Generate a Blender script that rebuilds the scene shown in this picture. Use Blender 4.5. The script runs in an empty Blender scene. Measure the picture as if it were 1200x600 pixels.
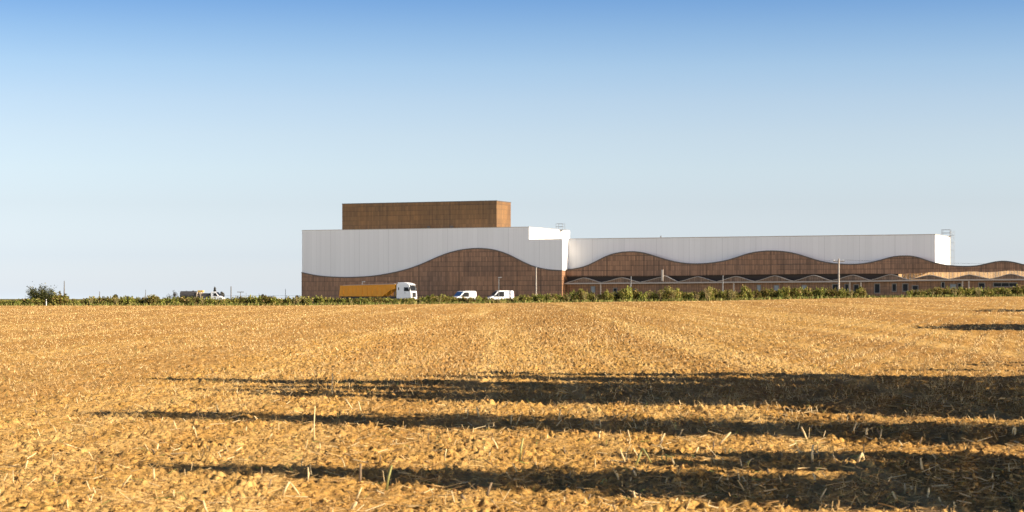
import bpy, bmesh, math, random
import numpy as np
from mathutils import Vector, Matrix
R = math.radians
scene = bpy.context.scene
COL = scene.collection
random.seed(7)

# ------------------------------------------------------------------ camera, sky, sun, exposure
F = 2333.333            # focal length in photo pixels (70 mm on 36 mm, photo 1200 wide)
HOR = 350.0             # photo row of the horizon
ZC = 1.65               # eye height
cam = bpy.data.cameras.new('camera')
cam_o = bpy.data.objects.new('camera', cam)
COL.objects.link(cam_o)
cam_o.location = (0, 0, ZC)
cam_o.rotation_euler = (R(90), 0, 0)
cam.lens = 70; cam.sensor_width = 36; cam.sensor_fit = 'HORIZONTAL'
cam.shift_y = (HOR-300)/1200.0
cam.clip_start = 0.5; cam.clip_end = 20000
cam.dof.use_dof = True; cam.dof.focus_distance = 60; cam.dof.aperture_fstop = 5.0
scene.camera = cam_o

SUN_AZ, SUN_EL = -18.0, 25.0      # azimuth measured from +X towards +Y
sd = Vector((math.cos(R(SUN_EL))*math.cos(R(SUN_AZ)), math.cos(R(SUN_EL))*math.sin(R(SUN_AZ)), math.sin(R(SUN_EL))))
sun = bpy.data.lights.new('sun', 'SUN')
sun.energy = 3.4; sun.angle = R(0.5); sun.color = (1.0, 0.86, 0.66)
sun_o = bpy.data.objects.new('sun', sun); COL.objects.link(sun_o)
sun_o.rotation_euler = sd.to_track_quat('Z', 'Y').to_euler()
sun_o.location = sd*200

world = bpy.data.worlds.new('World'); scene.world = world; world.use_nodes = True
wn, wl = world.node_tree.nodes, world.node_tree.links
wn.clear()
w_out = wn.new('ShaderNodeOutputWorld'); w_bg = wn.new('ShaderNodeBackground')
sky = wn.new('ShaderNodeTexSky'); sky.sky_type = 'NISHITA'; sky.sun_disc = False
sky.sun_elevation = R(SUN_EL); sky.sun_rotation = R(90-SUN_AZ)
sky.altitude = 100; sky.air_density = 1.0; sky.dust_density = 1.0; sky.ozone_density = 2.0
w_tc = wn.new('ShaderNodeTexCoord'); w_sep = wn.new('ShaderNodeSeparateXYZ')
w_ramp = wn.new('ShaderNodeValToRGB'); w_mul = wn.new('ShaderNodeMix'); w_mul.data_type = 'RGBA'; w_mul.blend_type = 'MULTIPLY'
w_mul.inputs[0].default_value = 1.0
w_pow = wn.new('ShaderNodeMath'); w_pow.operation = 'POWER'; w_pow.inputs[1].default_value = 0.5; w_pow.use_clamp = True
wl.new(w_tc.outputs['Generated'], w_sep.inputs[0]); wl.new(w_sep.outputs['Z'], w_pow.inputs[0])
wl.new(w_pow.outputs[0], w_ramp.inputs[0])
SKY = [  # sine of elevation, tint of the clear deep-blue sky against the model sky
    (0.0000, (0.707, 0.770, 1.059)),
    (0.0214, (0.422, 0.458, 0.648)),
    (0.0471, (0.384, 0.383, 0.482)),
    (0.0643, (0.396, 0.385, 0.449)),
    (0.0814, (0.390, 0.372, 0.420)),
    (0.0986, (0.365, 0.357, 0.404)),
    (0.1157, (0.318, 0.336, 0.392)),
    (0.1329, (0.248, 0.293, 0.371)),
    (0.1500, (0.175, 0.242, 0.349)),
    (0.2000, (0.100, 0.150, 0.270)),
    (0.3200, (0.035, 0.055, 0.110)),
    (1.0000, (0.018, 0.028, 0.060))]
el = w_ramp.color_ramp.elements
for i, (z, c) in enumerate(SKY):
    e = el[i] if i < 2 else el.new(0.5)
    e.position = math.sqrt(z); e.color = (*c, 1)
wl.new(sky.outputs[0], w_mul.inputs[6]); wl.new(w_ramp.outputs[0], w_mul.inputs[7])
# added glow low in the sky behind the camera, brightening the shaded facades
def w_math(op, a, b):
    x = wn.new('ShaderNodeMath'); x.operation = op; x.use_clamp = False
    for i, v in enumerate((a, b)):
        if isinstance(v, (int, float)): x.inputs[i].default_value = v
        else: wl.new(v, x.inputs[i])
    return x.outputs[0]
def w_rng(v, a, b, c, d):
    x = wn.new('ShaderNodeMapRange'); x.interpolation_type = 'SMOOTHSTEP'; wl.new(v, x.inputs[0])
    for i, q in enumerate((a, b, c, d)): x.inputs[i+1].default_value = q
    return x.outputs[0]
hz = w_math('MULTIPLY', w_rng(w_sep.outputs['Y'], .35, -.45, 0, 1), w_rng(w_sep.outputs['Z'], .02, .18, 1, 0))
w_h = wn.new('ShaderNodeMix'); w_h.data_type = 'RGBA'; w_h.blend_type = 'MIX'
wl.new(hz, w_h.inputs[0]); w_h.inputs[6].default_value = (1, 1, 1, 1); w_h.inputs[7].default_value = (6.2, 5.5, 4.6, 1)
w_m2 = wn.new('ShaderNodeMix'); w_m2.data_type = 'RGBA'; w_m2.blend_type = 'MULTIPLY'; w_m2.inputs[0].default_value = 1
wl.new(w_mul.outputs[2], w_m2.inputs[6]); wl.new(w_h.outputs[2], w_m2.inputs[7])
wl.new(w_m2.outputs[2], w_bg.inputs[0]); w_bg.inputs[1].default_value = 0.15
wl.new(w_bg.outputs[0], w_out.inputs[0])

vs = scene.view_settings
vs.view_transform = 'Standard'; vs.look = 'None'; vs.gamma = 1.0; vs.use_curve_mapping = False
vs.exposure = 1.55
scene.cycles.use_denoising = True
scene.cycles.denoiser = 'OPENIMAGEDENOISE'; scene.cycles.denoising_input_passes = 'RGB_ALBEDO_NORMAL'; scene.cycles.denoising_prefilter = 'ACCURATE'
world.cycles.sampling_method = 'MANUAL'; world.cycles.sample_map_resolution = 2048
scene.cycles.max_bounces = 5; scene.cycles.diffuse_bounces = 3; scene.cycles.transparent_max_bounces = 4

# ------------------------------------------------------------------ helpers
def tag(o, label=None, cat=None, group=None, kind=None):
    if label: o['label'] = label
    if cat: o['category'] = cat
    if group: o['group'] = group
    if kind: o['kind'] = kind
    return o

def empty(name, loc, rz=0.0):
    o = bpy.data.objects.new(name, None); COL.objects.link(o)
    o.location = loc; o.rotation_euler = (0, 0, rz); o.empty_display_size = 0.2
    return o

def link(name, me, mat, parent=None):
    o = bpy.data.objects.new(name, me); COL.objects.link(o)
    if mat is not None and len(me.materials) == 0: me.materials.append(mat)
    if parent is not None: o.parent = parent
    return o

def np_mesh(name, v, f, smooth=False):
    v = np.asarray(v, dtype=np.float32); f = np.asarray(f, dtype=np.int32)
    me = bpy.data.meshes.new(name)
    me.vertices.add(len(v)); me.vertices.foreach_set('co', v.ravel())
    n, k = f.shape
    me.loops.add(n*k); me.loops.foreach_set('vertex_index', f.ravel())
    me.polygons.add(n)
    me.polygons.foreach_set('loop_start', np.arange(0, n*k, k, dtype=np.int32))
    me.polygons.foreach_set('loop_total', np.full(n, k, dtype=np.int32))
    if smooth: me.polygons.foreach_set('use_smooth', np.ones(n, dtype=bool))
    me.update(calc_edges=True)
    return me

class MB:
    """collects boxes, prisms, tubes and lathes into ONE mesh"""
    def __init__(self): self.bm = bmesh.new()
    def box(self, x0, x1, y0, y1, z0, z1):
        v = [self.bm.verts.new(p) for p in ((x0,y0,z0),(x1,y0,z0),(x1,y1,z0),(x0,y1,z0),(x0,y0,z1),(x1,y0,z1),(x1,y1,z1),(x0,y1,z1))]
        for q in ((0,3,2,1),(4,5,6,7),(0,1,5,4),(1,2,6,5),(2,3,7,6),(3,0,4,7)): self.bm.faces.new([v[i] for i in q])
        return self
    def prism(self, prof, y0, y1):            # profile in x,z extruded along y
        a = [self.bm.verts.new((x, y0, z)) for x, z in prof]; b = [self.bm.verts.new((x, y1, z)) for x, z in prof]
        n = len(prof)
        self.bm.faces.new(a); self.bm.faces.new(b[::-1])
        for i in range(n): self.bm.faces.new([a[i], b[i], b[(i+1) % n], a[(i+1) % n]])
        return self
    def strip(self, xs, lo, hi, y0, y1):       # wall slice between two curves, with depth
        ring = []
        for x, l, h in zip(xs, lo, hi):
            ring.append([self.bm.verts.new(p) for p in ((x,y0,l),(x,y0,h),(x,y1,h),(x,y1,l))])
        for a, b in zip(ring, ring[1:]):
            for i in range(4): self.bm.faces.new([a[i], a[(i+1) % 4], b[(i+1) % 4], b[i]])
        self.bm.faces.new(ring[0]); self.bm.faces.new(ring[-1][::-1])
        return self
    def tube(self, pts, rads, n=7):
        pts = [Vector(p) for p in pts]; rings = []
        if not hasattr(rads, '__len__'): rads = [rads]*len(pts)
        for i, p in enumerate(pts):
            d = (pts[min(i+1, len(pts)-1)] - pts[max(i-1, 0)]).normalized()
            u = d.orthogonal().normalized() if abs(d.z) < .99 else Vector((1,0,0))
            if abs(d.z) < .99: u = d.cross(Vector((0,0,1))).normalized()
            w = d.cross(u).normalized()
            rings.append([self.bm.verts.new(p + (u*math.cos(t) + w*math.sin(t))*rads[i]) for t in [2*math.pi*k/n for k in range(n)]])
        for a, b in zip(rings, rings[1:]):
            for k in range(n): self.bm.faces.new([a[k], a[(k+1) % n], b[(k+1) % n], b[k]])
        self.bm.faces.new(rings[0][::-1]); self.bm.faces.new(rings[-1])
        return self
    def build(self, name, mat, parent=None, bevel=0.0, smooth=False):
        bmesh.ops.recalc_face_normals(self.bm, faces=self.bm.faces)
        if bevel: bmesh.ops.bevel(self.bm, geom=list(self.bm.edges), offset=bevel, segments=2, profile=.6, affect='EDGES', clamp_overlap=True)
        me = bpy.data.meshes.new(name); self.bm.to_mesh(me); self.bm.free()
        if smooth:
            for p in me.polygons: p.use_smooth = True
        return link(name, me, mat, parent)

def children_of(o): return [c for c in bpy.data.objects if c.parent == o]
def copy_tree(o, parent=None):
    c = o.copy(); COL.objects.link(c); c.parent = parent
    for ch in children_of(o): copy_tree(ch, c)
    return c

# ---- noise (numpy gradient noise)
def _h(ix, iy, s):
    n = (ix.astype(np.int64)*374761393 + iy.astype(np.int64)*668265263 + s*1442695041) & 0xffffffff
    n = ((n ^ (n >> 13))*1274126177) & 0xffffffff
    n = n ^ (n >> 16)
    return (n & 0xffff).astype(np.float32)*(2*math.pi/65536)
def perlin(x, y, s=0):
    ix, iy = np.floor(x), np.floor(y); fx, fy = (x-ix).astype(np.float32), (y-iy).astype(np.float32)
    ux, uy = fx*fx*(3-2*fx), fy*fy*(3-2*fy)
    def g(a, b):
        t = _h(ix+a, iy+b, s); return np.cos(t)*(fx-a) + np.sin(t)*(fy-b)
    n0 = g(0,0)*(1-ux) + g(1,0)*ux; n1 = g(0,1)*(1-ux) + g(1,1)*ux
    return (n0*(1-uy) + n1*uy)*1.4

# ---- terrain
YE = 300.0                                          # far edge of the stubble field
RX = [-4000, -77, -32, 0, 32, 51, 77, 110, 4000]
RZ = [.52, .59, .61, 1.0, 1.36, 1.76, 1.98, 2.1, 2.1]
def ground(x, y):
    x = np.asarray(x, dtype=np.float64); y = np.asarray(y, dtype=np.float64)
    t = np.clip((y-60)/(YE-60), 0, 1)
    z = np.interp(x*YE/np.maximum(y, 120.0), RX, RZ)*t
    z = z - .10*np.clip((y-YE-6)/60, 0, 1)
    return z
def gz(x, y): return float(ground(x, y))
def clods(x, y):
    fade = np.clip((YE-y)/40, 0, 1)
    h = .024*np.abs(perlin(x/.22, y/.22, 1)) + .046*np.abs(perlin(x/.085+7, y/.085, 2)) + .050*perlin(x/.062, y/.062, 3)
    h = h*(.65 + .8*np.clip(perlin(x/.9, y/.9, 8)+.45, 0, 1.2))
    h = h + .012*perlin(x/.8, y/.8, 4) + .04*perlin(x/3.5, y/3.5, 5)
    ac = (x*math.cos(R(14.4)) - y*math.sin(R(14.4)))
    h = h + 0.008*np.sin(ac*2*math.pi/.76)
    return h*fade
def W(px, py, Y): return Vector(((px-600)/F*Y, Y, ZC - (py-HOR)/F*Y))
def at(px, Y):
    x = (px-600)/F*Y; return Vector((x, Y, gz(x, Y)))

# ------------------------------------------------------------------ materials
def nt(name):
    m = bpy.data.materials.new(name); m.use_nodes = True
    n, l = m.node_tree.nodes, m.node_tree.links
    return m, n, l, n['Principled BSDF']
def paint(name, col, rough=.5, metal=0.0, var=.08, scale=6.0, spec=.4):
    m, n, l, b = nt(name)
    tc = n.new('ShaderNodeTexCoord'); no = n.new('ShaderNodeTexNoise'); no.inputs['Scale'].default_value = scale; no.inputs['Detail'].default_value = 4
    mx = n.new('ShaderNodeMix'); mx.data_type = 'RGBA'
    l.new(tc.outputs['Object'], no.inputs['Vector']); l.new(no.outputs['Fac'], mx.inputs[0])
    mx.inputs[6].default_value = (*[c*(1-var) for c in col], 1); mx.inputs[7].default_value = (*[min(1, c*(1+var)) for c in col], 1)
    l.new(mx.outputs[2], b.inputs['Base Color'])
    b.inputs['Roughness'].default_value = rough; b.inputs['Metallic'].default_value = metal
    b.inputs['Specular IOR Level'].default_value = spec
    return m
def M_(n, op, a=None, b=None, clamp=False):
    x = n.new('ShaderNodeMath'); x.operation = op; x.use_clamp = clamp
    return x
class G:
    """tiny node-graph writer"""
    def __init__(s, n, l): s.n, s.l = n, l
    def m(s, op, a, b=None, c=None, clamp=False):
        x = s.n.new('ShaderNodeMath'); x.operation = op; x.use_clamp = clamp
        for i, v in enumerate((a, b, c)):
            if v is None: continue
            if isinstance(v, (int, float)): x.inputs[i].default_value = v
            else: s.l.new(v, x.inputs[i])
        return x.outputs[0]
    def mixc(s, f, a, b, mode='MIX'):
        x = s.n.new('ShaderNodeMix'); x.data_type = 'RGBA'; x.blend_type = mode
        for i, v in ((0, f), (6, a), (7, b)):
            if isinstance(v, tuple): x.inputs[i].default_value = (*v, 1)
            elif isinstance(v, (int, float)): x.inputs[i].default_value = v
            else: s.l.new(v, x.inputs[i])
        return x.outputs[2]
    def noise(s, vec, scale, detail=3, rough=.55, dist=0):
        x = s.n.new('ShaderNodeTexNoise'); x.inputs['Scale'].default_value = scale; x.inputs['Detail'].default_value = detail
        x.inputs['Roughness'].default_value = rough; x.inputs['Distortion'].default_value = dist
        s.l.new(vec, x.inputs['Vector']); return x.outputs['Fac']
    def map(s, vec, scale=(1,1,1), rot=(0,0,0), loc=(0,0,0)):
        x = s.n.new('ShaderNodeMapping'); x.inputs['Scale'].default_value = scale; x.inputs['Rotation'].default_value = rot; x.inputs['Location'].default_value = loc
        s.l.new(vec, x.inputs['Vector']); return x.outputs[0]
    def rng(s, v, a, b, c, d):
        x = s.n.new('ShaderNodeMapRange')
        s.l.new(v, x.inputs[0])
        for i, q in enumerate((a, b, c, d)): x.inputs[i+1].default_value = q
        return x.outputs[0]
    def white2(s, a, b):
        c = s.n.new('ShaderNodeCombineXYZ')
        for i, v in enumerate((a, b)):
            if isinstance(v, (int, float)): c.inputs[i].default_value = v
            else: s.l.new(v, c.inputs[i])
        w = s.n.new('ShaderNodeTexWhiteNoise'); w.noise_dimensions = '3D'; s.l.new(c.outputs[0], w.inputs['Vector'])
        return w.outputs['Value']

def ground_material():
    m, n, l, b = nt('stubble_soil'); g = G(n, l)
    tc = n.new('ShaderNodeTexCoord'); ob = tc.outputs['Object']
    sep = n.new('ShaderNodeSeparateXYZ'); l.new(ob, sep.inputs[0])
    fine = g.noise(ob, 14.0, 6, .7)
    mid = g.noise(ob, 1.3, 4, .6)
    rows = g.noise(g.map(ob, (1.1, .012, 1), (0, 0, R(14.4))), 1.0, 3, .6)
    broad = g.noise(g.map(ob, (.28, .005, 1), (0, 0, R(14.4))), 1.0, 3, .5)
    c = g.mixc(g.rng(fine, .34, .56, 0, 1), (.21, .115, .034), (.63, .36, .102))
    c = g.mixc(g.rng(mid, .40, .70, 0, .45), c, (.42, .245, .078))
    c = g.mixc(g.rng(rows, .46, .60, 0, .7), c, (.68, .445, .165))
    c = g.mixc(g.rng(broad, .45, .54, 0, .75), c, (.40, .215, .065))
    # weedy verge and yard beyond the field edge
    yard = g.mixc(g.rng(mid, .35, .65, 0, 1), (.10, .10, .035), (.20, .16, .07))
    edge = g.m('ADD', sep.outputs['Y'], g.m('MULTIPLY', mid, 3.0))
    c = g.mixc(g.rng(edge, YE+.6, YE+2.2, 0, 1), c, yard)
    l.new(c, b.inputs['Base Color']); b.inputs['Roughness'].default_value = 1; b.inputs['Specular IOR Level'].default_value = .05
    bp = n.new('ShaderNodeBump'); bp.inputs['Strength'].default_value = .8; bp.inputs['Distance'].default_value = .03
    l.new(g.noise(ob, 22.0, 4, .6), bp.inputs['Height']); l.new(bp.outputs[0], b.inputs['Normal'])
    return m

def timber_material(name, base, contrast=1.0, board=.33, rail=.96):
    m, n, l, b = nt(name); g = G(n, l)
    tc = n.new('ShaderNodeTexCoord'); ob = tc.outputs['Object']
    sep = n.new('ShaderNodeSeparateXYZ'); l.new(ob, sep.inputs[0]); x0, y0, z = sep.outputs
    x = g.m('ADD', x0, y0)                                        # boards run on round the corner
    bi = g.m('FLOOR', g.m('DIVIDE', x, board)); bf = g.m('FRACT', g.m('DIVIDE', x, board))
    ri = g.m('FLOOR', g.m('DIVIDE', z, rail)); rf = g.m('FRACT', g.m('DIVIDE', z, rail))
    r1 = g.white2(bi, ri); r2 = g.white2(g.m('FLOOR', g.m('DIVIDE', x, 7.3)), g.m('FLOOR', g.m('DIVIDE', z, rail*3)))
    r3 = g.white2(bi, 91.0)
    col = g.m('ADD', .68, g.m('MULTIPLY', r1, .36*contrast))
    col = g.m('MULTIPLY', col, g.m('ADD', .82, g.m('MULTIPLY', r2, .32*contrast)))
    col = g.m('MULTIPLY', col, g.m('SUBTRACT', 1.0, g.m('MULTIPLY', g.m('GREATER_THAN', r3, .86), .26*contrast)))
    gap = g.m('LESS_THAN', bf, .20)
    col = g.m('MULTIPLY', col, g.m('SUBTRACT', 1.0, g.m('MULTIPLY', gap, .45*contrast)))
    rr = g.white2(ri, g.m('FLOOR', g.m('DIVIDE', x, 14.6)))
    rl = g.m('MULTIPLY', g.m('LESS_THAN', rf, .17), g.rng(rr, 0, 1, .10, .52*contrast))
    col = g.m('MULTIPLY', col, g.m('SUBTRACT', 1.0, rl))
    pn = g.m('MULTIPLY', g.m('LESS_THAN', g.m('FRACT', g.m('DIVIDE', x, 1.26)), .13), g.m('ADD', .35, g.white2(g.m('FLOOR', g.m('DIVIDE', x, 1.26)), 17.0)))
    col = g.m('MULTIPLY', col, g.m('SUBTRACT', 1.0, g.m('MULTIPLY', pn, .24*contrast)))
    weather = g.noise(ob, .11, 4, .6)
    bc = g.mixc(g.rng(weather, .35, .65, 0, 1), base, tuple(base[i]*k for i, k in enumerate((.84, .90, 1.02))))
    v = n.new('ShaderNodeVectorMath'); v.operation = 'SCALE'; l.new(bc, v.inputs[0]); l.new(col, v.inputs['Scale'])
    l.new(v.outputs[0], b.inputs['Base Color']); b.inputs['Roughness'].default_value = .6; b.inputs['Specular IOR Level'].default_value = .55
    return m

def cladding_material():
    m, n, l, b = nt('white_cladding'); g = G(n, l)
    tc = n.new('ShaderNodeTexCoord'); ob = tc.outputs['Object']
    sep = n.new('ShaderNodeSeparateXYZ'); l.new(ob, sep.inputs[0]); x0, y0, z = sep.outputs
    x = g.m('ADD', x0, y0)
    pi_ = g.m('FLOOR', g.m('DIVIDE', x, 1.1)); pf = g.m('FRACT', g.m('DIVIDE', x, 1.1))
    bay = g.m('FRACT', g.m('DIVIDE', x, 6.6))
    col = g.m('ADD', .95, g.m('MULTIPLY', g.white2(pi_, 3.0), .05))
    col = g.m('MULTIPLY', col, g.m('SUBTRACT', 1.0, g.m('MULTIPLY', g.m('LESS_THAN', pf, .07), .07)))
    col = g.m('MULTIPLY', col, g.m('SUBTRACT', 1.0, g.m('MULTIPLY', g.m('LESS_THAN', bay, .02), .09)))
    streak = g.noise(g.map(ob, (.9, .9, .05)), 1.0, 4, .6)
    col = g.m('MULTIPLY', col, g.rng(streak, .3, .7, .95, 1.0))
    v = n.new('ShaderNodeVectorMath'); v.operation = 'SCALE'; v.inputs[0].default_value = (.82, .82, .82); l.new(col, v.inputs['Scale'])
    l.new(v.outputs[0], b.inputs['Base Color']); b.inputs['Roughness'].default_value = .45; b.inputs['Specular IOR Level'].default_value = .3
    return m

def leaf_material(name, dark, light, dry=None, trans=.3, dry_amt=.1):
    m, n, l, b = nt(name); g = G(n, l)
    ge = n.new('ShaderNodeNewGeometry'); oi = n.new('ShaderNodeObjectInfo')
    r = ge.outputs['Random Per Island']
    c = g.mixc(r, dark, light)
    if dry:
        r2 = g.m('FRACT', g.m('ADD', g.m('MULTIPLY', r, 57.3), oi.outputs['Random']))
        c = g.mixc(g.m('LESS_THAN', r2, dry_amt), c, dry)
    hs = n.new('ShaderNodeHueSaturation'); l.new(c, hs.inputs['Color'])
    l.new(g.rng(oi.outputs['Random'], 0, 1, .70, 1.30), hs.inputs['Value']); l.new(g.rng(oi.outputs['Random'], 0, 1, .475, .515), hs.inputs['Hue'])
    b.inputs['Roughness'].default_value = .6; b.inputs['Specular IOR Level'].default_value = .25
    l.new(hs.outputs[0], b.inputs['Base Color'])
    t = n.new('ShaderNodeBsdfTranslucent'); l.new(hs.outputs[0], t.inputs['Color'])
    mx = n.new('ShaderNodeMixShader'); mx.inputs[0].default_value = trans
    l.new(b.outputs[0], mx.inputs[1]); l.new(t.outputs[0], mx.inputs[2])
    l.new(mx.outputs[0], n['Material Output'].inputs['Surface'])
    return m

def straw_material(name, dark, light, green=None, ga=.04):
    m, n, l, b = nt(name); g = G(n, l)
    ge = n.new('ShaderNodeNewGeometry'); r = ge.outputs['Random Per Island']
    r2 = g.m('FRACT', g.m('MULTIPLY', r, 37.7))
    c = g.mixc(r2, dark, light)
    if green: c = g.mixc(g.m('LESS_THAN', r, ga), c, green)
    l.new(c, b.inputs['Base Color']); b.inputs['Roughness'].default_value = .7; b.inputs['Specular IOR Level'].default_value = .2
    return m

m_ground = ground_material()
m_timber = timber_material('weathered_timber', (.385, .198, .10))
m_timber_tower = timber_material('tower_timber', (.26, .128, .036), .8)
m_timber_new = timber_material('pale_timber', (.66, .40, .16), .9, .8, 50.0)
m_brick = timber_material('wall_boards', (.36, .18, .085), .8, .5, .5)
m_white = cladding_material()
m_trim = paint('dark_trim', (.10, .085, .075), .6)
m_recess = paint('recess_shade', (.055, .042, .036), .9)  # near-black colour carries the shadow of the gap above the canopies
m_metal = paint('galvanised_metal', (.20, .205, .21), .6, .1)
m_zinc = paint('zinc_edge', (.44, .39, .34), .6, 0)
m_coping = paint('roof_coping', (.34, .31, .29), .6, 0)
m_roof = paint('roof_membrane', (.35, .35, .35), .9)
m_slat = timber_material('canopy_slats', (.28, .165, .095), 1.0, .45, .6)
m_glass = paint('dark_glass', (.016, .018, .022), .4, 0, .05, 3, .12)
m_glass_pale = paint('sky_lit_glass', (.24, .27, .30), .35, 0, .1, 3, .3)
m_frame = paint('window_frame', (.20, .185, .17), .5)
m_postwood = paint('pale_post', (.52, .43, .34), .7, 0, .15, 3)
m_pole = paint('concrete_pole', (.36, .32, .28), .8, 0, .12, 2)
m_darkpole = paint('dark_wood_pole', (.13, .115, .10), .85, 0, .2, 2)
m_leaf = leaf_material('hedge_leaves', (.11, .125, .026), (.35, .34, .075), (.44, .32, .12), .35, .18)
m_leaf_dark = leaf_material('dark_leaves', (.022, .026, .010), (.075, .08, .020), (.20, .17, .06), .2, .08)
m_leaf_far = leaf_material('far_leaves', (.07, .07, .06), (.14, .13, .10), None, .2)
m_leaf_pop = leaf_material('poplar_leaves', (.03, .05, .012), (.09, .12, .03), None, .02)
m_bark = paint('bark', (.09, .07, .055), .9, 0, .3, 8)
m_straw = straw_material('straw', (.34, .19, .065), (.66, .46, .20), (.20, .24, .06), .03)
m_straw_dark = straw_material('stubble_stems', (.36, .21, .075), (.80, .60, .30), (.16, .18, .05), .04)
m_clod = straw_material('soil_clods', (.24, .125, .04), (.60, .345, .105))
m_scrap = straw_material('stem_scraps', (.50, .33, .13), (.82, .66, .38), (.22, .15, .08), .12)
m_weed = straw_material('dry_weeds', (.20, .15, .06), (.46, .36, .17), (.18, .20, .06), .3)
m_stalk = paint('dry_stalk', (.70, .54, .28), .7, 0, .3, 30)
m_stalk_dark = paint('weathered_stalk', (.20, .14, .08), .8, 0, .35, 30)
m_green = paint('green_shoot', (.30, .28, .09), .6, 0, .25, 30)
m_grass = straw_material('verge_grass_blades', (.10, .11, .025), (.34, .27, .09), (.16, .19, .04), .4)
m_orange = paint('orange_tipper_paint', (.74, .30, .006), .45, 0, .14, 1.2)
m_carwhite = paint('white_paint', (.80, .81, .83), .3, 0, .03, 2, .5)
m_tarp = paint('grey_tarpaulin', (.42, .38, .34), .8, 0, .2, 3)
m_rubber = paint('rubber', (.02, .02, .02), .85)
m_chassis = paint('chassis_steel', (.05, .05, .055), .6)
m_plastic = paint('black_plastic', (.03, .03, .033), .5)
m_tank = paint('dark_tank', (.075, .07, .07), .5, 0, .2, 2)
m_yellow = paint('yellow_paint', (.62, .42, .10), .5)
m_lens = paint('lamp_lens', (.75, .75, .72), .15)
m_redlens = paint('red_lens', (.4, .02, .02), .2)
m_blueglass = paint('blue_reflection_glass', (.12, .26, .45), .06, 0, .1, 3, .9)  # blue reflection on the van windscreen, put into the glass colour

# ------------------------------------------------------------------ ground: one sheet to the horizon
def axis_x():
    xs = list(np.arange(0, 5, .026)); x = 5.0
    while x < 95: xs.append(x); x += .0052*x
    while x < 5000: xs.append(x); x += .06*x
    xs = np.array(xs); return np.concatenate([-xs[:0:-1], xs])
def axis_y():
    ys = list(np.linspace(-200, 12.0, 24)[:-1]); y = 12.0
    while y < YE+12: ys.append(y); y += .0026*y
    while y < 8000: ys.append(y); y += .05*y
    return np.array(ys)
ax, ay = axis_x(), axis_y()
gx, gy = np.meshgrid(ax, ay)
gzv = ground(gx, gy)
sel = (ay > 11) & (ay < YE+12)
gzv[sel] += clods(gx[sel], gy[sel])
nx, ny = len(ax), len(ay)
idx = np.arange(nx*ny).reshape(ny, nx)
fq = np.stack([idx[:-1, :-1], idx[:-1, 1:], idx[1:, 1:], idx[1:, :-1]], -1).reshape(-1, 4)
me = np_mesh('field_ground', np.stack([gx, gy, gzv], -1).reshape(-1, 3), fq, True)
tag(link('field_ground', me, m_ground), kind='structure')

# ------------------------------------------------------------------ buildings
A = R(23.0); CA, SA = math.cos(A), math.sin(A)
CF = 361.0
U0 = (354-600)/F; Y0 = CF/(CA+U0*SA); X0 = U0*Y0
BZ = .3                                             # building datum, just under the ground surface
def fac(px, py, off=0.0):
    """photo pixel -> (run along the facade, height) on the facade plane set back by off"""
    u = (px-600)/F; Y = (CF+off)/(CA+u*SA); x = u*Y
    # local frame: origin (X0,Y0), run (CA,-SA), depth (SA,CA)
    return (x-X0)*CA - (Y-Y0)*SA, ZC - (py-HOR)/F*Y - BZ
def curve(pts, off, extra=()):
    s, z = zip(*[fac(px, py, off) for px, py in pts]); return np.array(s), np.array(z)
def smooth_curve(s, z, n):
    """natural cubic resampling of measured points"""
    k = len(s); h = np.diff(s); Amat = np.zeros((k, k)); rhs = np.zeros(k); Amat[0,0] = Amat[-1,-1] = 1
    for i in range(1, k-1):
        Amat[i,i-1], Amat[i,i], Amat[i,i+1] = h[i-1], 2*(h[i-1]+h[i]), h[i]
        rhs[i] = 6*((z[i+1]-z[i])/h[i] - (z[i]-z[i-1])/h[i-1])
    mm = np.linalg.solve(Amat, rhs); xs = np.linspace(s[0], s[-1], n); j = np.clip(np.searchsorted(s, xs)-1, 0, k-2)
    t0, t1 = xs-s[j], s[j+1]-xs
    return xs, mm[j]*t1**3/(6*h[j]) + mm[j+1]*t0**3/(6*h[j]) + (z[j]/h[j]-mm[j]*h[j]/6)*t1 + (z[j+1]/h[j]-mm[j+1]*h[j]/6)*t0

WAVE_A = [(354,319),(368,322),(382,323.8),(396,324.6),(410,324.8),(424,324.3),(438,323.2),(461,319.4),(480,314.6),(500,307),(514,300.8),(535,293.9),(558.4,290.9),(581.7,293.2),(600.4,300),(616.7,308.3),(633,313.9),(646,316),(659,316.8)]
WAVE_C = [(655,317),(663.7,316.3),(674.7,314.7),(687.5,311.4),(702,304.6),(715,298.6),(727.8,295.6),(738.8,294.7),(751.6,295.6),(762.6,298.2),(777.3,302.8),(792,306.6),(806.6,308.6),(819.5,308.9),(839.6,307.2),(853,304.6),(866.7,300.4),(881,296.2),(894,294.3),(907,293.8),(921.6,295),(936,297.9),(951,302.6),(965.6,306.6),(982,308.9),(1000,309.5),(1018,307.8),(1033,304.4),(1045.8,301),(1060.5,299.6),(1073,300.7),(1084,304),(1095,307.5),(1110,310.6),(1128,311.8),(1146.7,310.9),(1159.5,308.1),(1172,306),(1183,306.3),(1200,310),(1213,313),(1228,313.5),(1246,311),(1262,307.5),(1278,307),(1296,311),(1315,314)]

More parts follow.
